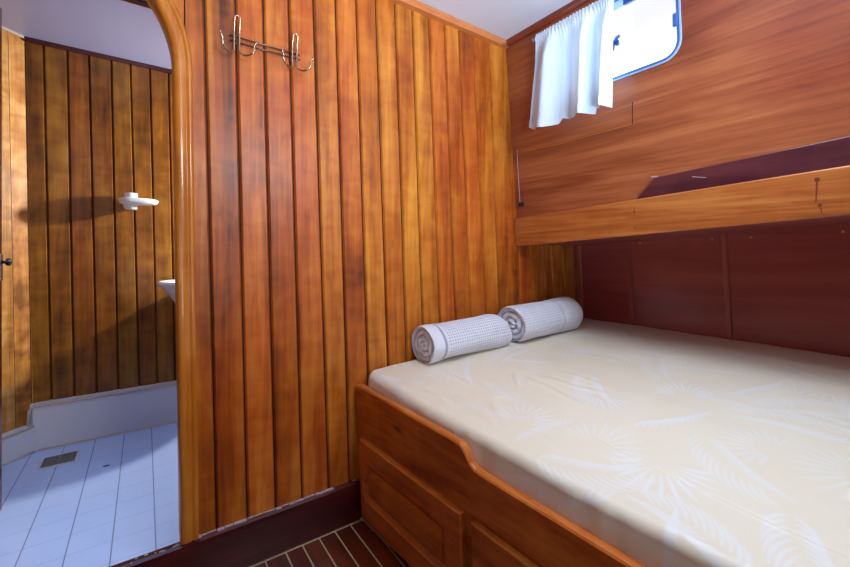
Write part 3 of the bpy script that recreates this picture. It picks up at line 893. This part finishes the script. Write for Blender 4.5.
# ------------------------------------------------------------------ bathroom
Q = [(25.4,100,30.6,370),(44.7,100,50.6,370),(68.2,100,73.6,370),(90,100,96.5,370),(112,100,118,370),(131.3,100,138.8,370),(150.6,100,157,370),(169,100,175,370)]
bs = [seam(*q_, YB) for q_ in Q]
w0 = bs[-1]; dx = .103
for i in range(1, 10): bs.append((w0[0]+dx*i, w0[1], w0[2]+dx*i, w0[3]))
mb = MB(); plank_wall(mb, bs, .30, ZCB, YB, [.34,.42,.40,.46,.44,.66,.56,.55], g=.0018)
wb = mb.build('wall_bathroom_back', M['bath_plank'], kind='structure')
mb = MB(); mb.box((-.95, YB+.010, 0), (1.0, YB+.03, ZCB)); mb.build('wall_core', M['groove'], wb, kind='structure')
cx0 = bs[0]
xc_t, xc_b = lean_x(cx0, ZCB), lean_x(cx0, .12)
cl = .3
mb = MB(); mb.seed(.75, .33)
DCH = Vector((-.70, -.714, 0))
a0, a1 = Vector((xc_b, YB, .12)), Vector((xc_t, YB, ZCB))
for d0, d1, tn in ((0, .066, .8), (.068, .16, .6), (.162, .3, .6)):
    mb.seed(tn); mb.poly([a0+DCH*d0, a0+DCH*d1, a1+DCH*d1, a1+DCH*d0])
mb.build('wall_bathroom_chamfer', M['bath_lit'], kind='structure')
xl = xc_t+DCH.x*.3
mb = MB(); mb.seed(.5); mb.box((xl-.05, YP+.045, 0), (xl-.02, YB+DCH.y*.3+.05, ZCB)); mb.build('wall_bathroom_left', M['bath_plank'], kind='structure')
mb = MB(); mb.seed(.5); mb.box((.92, YP+.045, 0), (.95, YB+.03, ZCB)); mb.build('wall_bathroom_right', M['bath_plank'], kind='structure')
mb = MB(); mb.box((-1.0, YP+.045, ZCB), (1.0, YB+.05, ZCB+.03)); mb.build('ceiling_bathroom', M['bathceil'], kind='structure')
mb = MB(); mb.box((-1.0, YP+.046, 0), (1.0, YB+.02, ZFB)); mb.build('floor_bathroom', M['tile'], kind='structure')
mb = MB(); mb.seed(.3); mb.box((xc_t, YB-.014, ZCB-.022), (.92, YB+.006, ZCB)); mb.build('trim_bathroom_ceiling', M['base'], kind='structure')
mb = MB(); mb.poly([a1+DCH*0+Vector((.004, -.012, -.012)), a1+DCH*.3+Vector((.004, -.012, -.012)), a1+DCH*.3+Vector((.004, -.012, 0)), a1+Vector((.004, -.012, 0))]); mb.build('trim_bathroom_chamfer', M['grout_edge'], kind='structure')
mb = MB(); mb.seed(.3); mb.box((-.95, 2.06, ZCB-.010), (.92, 2.092, ZCB)); mb.build('trim_bathroom_beam', M['base'], kind='structure')

# white moulded curb round the shower
YC = 2.708
def curb_profile(z1): return [(0, ZFB), (0, z1-.03), (.004, z1-.012), (.014, z1-.002), (.05, z1)]
mb = MB()
xe = lean_x(cx0, .3)+.012
mb.grid([[(x, YC+d, z) for d, z in curb_profile(.350)] for x in (xe, .92)], False)
# rounded left end of the high part
mb.hexa([(xe-.0, YC+.004, ZFB), (xe-.016, YC+.012, ZFB), (xe-.022, YC+.05, ZFB), (xe, YC+.05, ZFB)], [(xe, YC+.004, .338), (xe-.014, YC+.014, .336), (xe-.020, YC+.05, .346), (xe, YC+.05, .348)])
b0 = Vector((xe-.010, YC+.012, 0))
nch = Vector((.714, -.70, 0))
mb.grid([[b0+DCH*s_+nch*(-d+.022)+Vector((0, 0, z)) for d, z in curb_profile(.252)] for s_ in (-.005, .34)], False)
cb = mb.build('baseboard_bathroom', M['curb'], kind='structure')
mb = MB()
mb.tube([(xe+.02, YC-.003, ZFB+.002), (.9, YC-.003, ZFB+.002)], .007, 6)
mb.tube([(xe-.02, YC+.004, .2), (xe-.012, YC+.006, .325), (xe+.005, YC+.002, .343), (.9, YC+.004, .345)], .0085, 8)
mb.tube([b0+DCH*0+nch*.026+Vector((0, 0, ZFB+.002)), b0+DCH*.3+nch*.026+Vector((0, 0, ZFB+.002))], .007, 6)
mb.tube([b0+DCH*0+nch*.02+Vector((0, 0, .246)), b0+DCH*.3+nch*.02+Vector((0, 0, .246))], .006, 6)
mb.build('sealant_edge', M['grout_edge'], cb, kind='structure')

# floor drain
dpx = [(40.4, 468.6), (76.2, 461), (76, 451.5), (43.6, 459)]
dp_ = [on_z(*p, ZFB) for p in dpx]
cen = sum(dp_, Vector())/4
ux = min(p.x for p in dp_), max(p.x for p in dp_); uy = min(p.y for p in dp_), max(p.y for p in dp_)
dx0, dx1 = (dp_[0].x+dp_[3].x)/2, (dp_[1].x+dp_[2].x)/2; dy0, dy1 = (dp_[0].y+dp_[1].y)/2, (dp_[2].y+dp_[3].y)/2
dr = thing('floor_drain', (cen.x, cen.y, ZFB), 'rectangular dark drain grate set in the white bathroom floor tiles', 'drain')
mb = MB(); z_ = ZFB
b_ = .009
for bx0, bx1, by0, by1 in ((dx0-b_, dx1+b_, dy0-b_, dy0), (dx0-b_, dx1+b_, dy1, dy1+b_), (dx0-b_, dx0, dy0, dy1), (dx1, dx1+b_, dy0, dy1)): mb.box((bx0, by0, z_), (bx1, by1, z_+.003))
mb.build('drain_frame', M['grate_rim'], dr)
mb = MB()
mb.box((dx0, dy0, z_), (dx1, dy1, z_+.0008))
for i in range(9):
    y = dy0+(dy1-dy0)*(i+.2)/9; mb.box((dx0, y, z_+.0005), (dx1, y+(dy1-dy0)/18, z_+.0026))
mb.box(((dx0+dx1)/2-.003, dy0, z_+.0005), ((dx0+dx1)/2+.003, dy1, z_+.0027))
mb.build('grate', M['grate'], dr)
p = on_z(106.5, 466, ZFB)
mb = MB(); mb.lathe([(.002, 0), (.008, .001), (.006, .003), (.001, .004)], p, (0, 0, 1), 7)
for i, v_ in enumerate(mb.v): mb.v[i] = Vector((p.x+(v_.x-p.x)*1.8, p.y+(v_.y-p.y)*.8, v_.z))
mb.build('dark_chip', M['dirt'], None, p, 'tiny dark chip lying on the white floor tiles', 'debris')

# soap holder on the back wall
ps = on_y(131, 201, YB-.06)
sh = thing('soap_holder', (ps.x, YB, ps.z), 'white ceramic soap and tumbler holder mounted on the bathroom plank wall', 'soap holder')
pz = ps.z+.002
mb = MB()
# flat plate: an elongated rounded dish running to the right
rows = []
pr_ = [(0.02, .010), (.6, .012), (.92, .012), (1.0, .005), (.98, -.010), (.84, -.019), (.5, -.024), (.02, -.026)]
for f_, h_ in pr_:
    r_ = []
    for a in range(40):
        th = 2*PI*a/40; c, s_ = math.cos(th), math.sin(th)
        ex_ = (.125 if c > 0 else .058)
        r_.append((ps.x+f_*ex_*(abs(c)**.75)*(1 if c > 0 else -1), YB-.062+f_*.058*(abs(s_)**.85)*(1 if s_ > 0 else -1), pz+h_))
    rows.append(r_)
ids = mb.grid(rows, True, False, True); mb.face(ids[0][::-1]); mb.face(ids[-1])
mb.build('dish', M['white'], sh)
mb = MB(); mb.lathe([(.001, .034), (.022, .036), (.027, .042), (.031, .040), (.031, .008), (.036, .0)], (ps.x+.0, YB-.055, pz), (0, 0, 1), 28); mb.build('cup_rim', M['white'], sh)
mb = MB(); mb.lathe([(.044, -.012), (.036, -.022), (.031, -.040), (.029, -.046), (.020, -.050), (.001, -.050)], (ps.x-.002, YB-.055, pz), (0, 0, 1), 28); mb.build('cup_base', M['white'], sh)
mb = MB(); mb.box((ps.x-.03, YB-.03, pz-.016), (ps.x+.03, YB+.0, pz+.012)); mb.build('wall_mount', M['white'], sh, bevel=.004)

# hand basin at the right, only its left end shows past the casing
yb_ = 2.54
pb = on_y(156.5, 284, yb_)
bc = Vector((pb.x+.25, yb_, pb.z))
bs_ = thing('hand_basin', (bc.x, bc.y, bc.z-.16), 'white hand basin showing its rounded left end beside the door casing', 'basin')
mb = MB()
rows = []
for f_, h_ in ((.30, -.15), (.50, -.155), (.62, -.13), (.70, -.095), (.80, -.055), (.93, -.020), (1.0, -.006), (1.0, .004), (.98, .012), (.94, .013), (.90, .006), (.80, -.03), (.6, -.085), (.3, -.11), (.03, -.115)):
    rows.append([(bc.x+.25*f_*math.cos(2*PI*a/48), bc.y+.19*f_*math.sin(2*PI*a/48), bc.z+h_) for a in range(48)])
ids = mb.grid(rows, True, False, True); mb.face(ids[0][::-1]); mb.face(ids[-1])
mb.build('bowl', M['white'], bs_)
mb = MB(); mb.lathe([(.07, .0), (.065, .1), (.06, .5), (.075, bc.z-.15-ZFB)], (bc.x, bc.y, ZFB), (0, 0, 1), 24); mb.build('pedestal', M['white'], bs_)

# open bathroom door at the left margin with its latch
door = thing('door_1', (-.47, YP+.05, ZFB), None, None, kind='structure')
ye = 2.14
mb = MB(); mb.seed(.45); mb.box((-.475, YP+.06, ZFB+.015), (-.440, ye, 2.02)); mb.build('door_leaf', M['base'], door, kind='structure', bevel=.003)
zk = on_y(5, 262, ye).z
mb = MB(); mb.box((-.441, ye-.03, zk-.07), (-.437, ye-.002, zk+.03)); mb.build('latch_plate', M['steel'], door, kind='structure', bevel=.002)
mb = MB(); mb.lathe([(.006, 0), (.006, .008), (.012, .011), (.015, .017), (.013, .023), (.006, .026)], (-.438, ye-.012, zk), (1, 0, 0), 16); mb.build('latch_knob', M['blackplastic'], door, kind='structure')

# ------------------------------------------------------------------ light
w = bpy.data.worlds.new('sky'); bpy.context.scene.world = w; w.use_nodes = True
bg = w.node_tree.nodes['Background']; bg.inputs[0].default_value = (.90, .95, 1.0, 1); bg.inputs[1].default_value = 2.8
def area(name, loc, target, size, power, col, sy=None):
    ld = bpy.data.lights.new(name, 'AREA'); ld.energy = power; ld.color = col; ld.size = size
    if sy: ld.shape = 'RECTANGLE'; ld.size_y = sy
    o = bpy.data.objects.new(name, ld); C.objects.link(o); o.location = loc
    o.rotation_euler = (Vector(target)-Vector(loc)).to_track_quat('-Z', 'Y').to_euler(); return o
area('daylight_hatch', (1.12, .30, 2.22), (1.14, .36, 0), .6, 12.5, (.68, .83, 1)).data.spread = math.radians(125)
dd = area('partition_fill', (.9, -1.3, 1.98), (.55, 1.5, 2.1), .8, 11, (.94, .95, 1), .4); dd.data.spread = math.radians(85)  # added fill behind the camera, aimed at the upper partition
area('cabin_side_light', (-1.3, -.7, 1.0), (.9, .4, .35), .6, 2.2, (.90, .94, 1))  # area lamp on the left side, aimed low at the bed
db = area('ceiling_fill', (.1, -1.1, .9), (.95, .95, 2.3), .8, 17, (.62, .80, 1)); db.data.spread = math.radians(75)  # added fill lamp to brighten the ceiling, no real source behind it
area('window_daylight', (1.95, .92, 2.1), (1.2, .8, 1.0), .5, 11, (.74, .87, 1), .3)
area('bathroom_window', (.86, 2.46, 1.60), (-.3, 2.72, 1.28), .07, 23, (1, .95, .88), .07)
bh = area('bathroom_hatch', (-.1, 1.80, 2.13), (-.2, 1.95, 0), .35, 2.6, (.30, .56, 1)); bh.data.spread = math.radians(70)

sc = bpy.context.scene
sc.view_settings.view_transform = 'Standard'
sc.view_settings.look = 'None'
sc.view_settings.exposure = 0.0
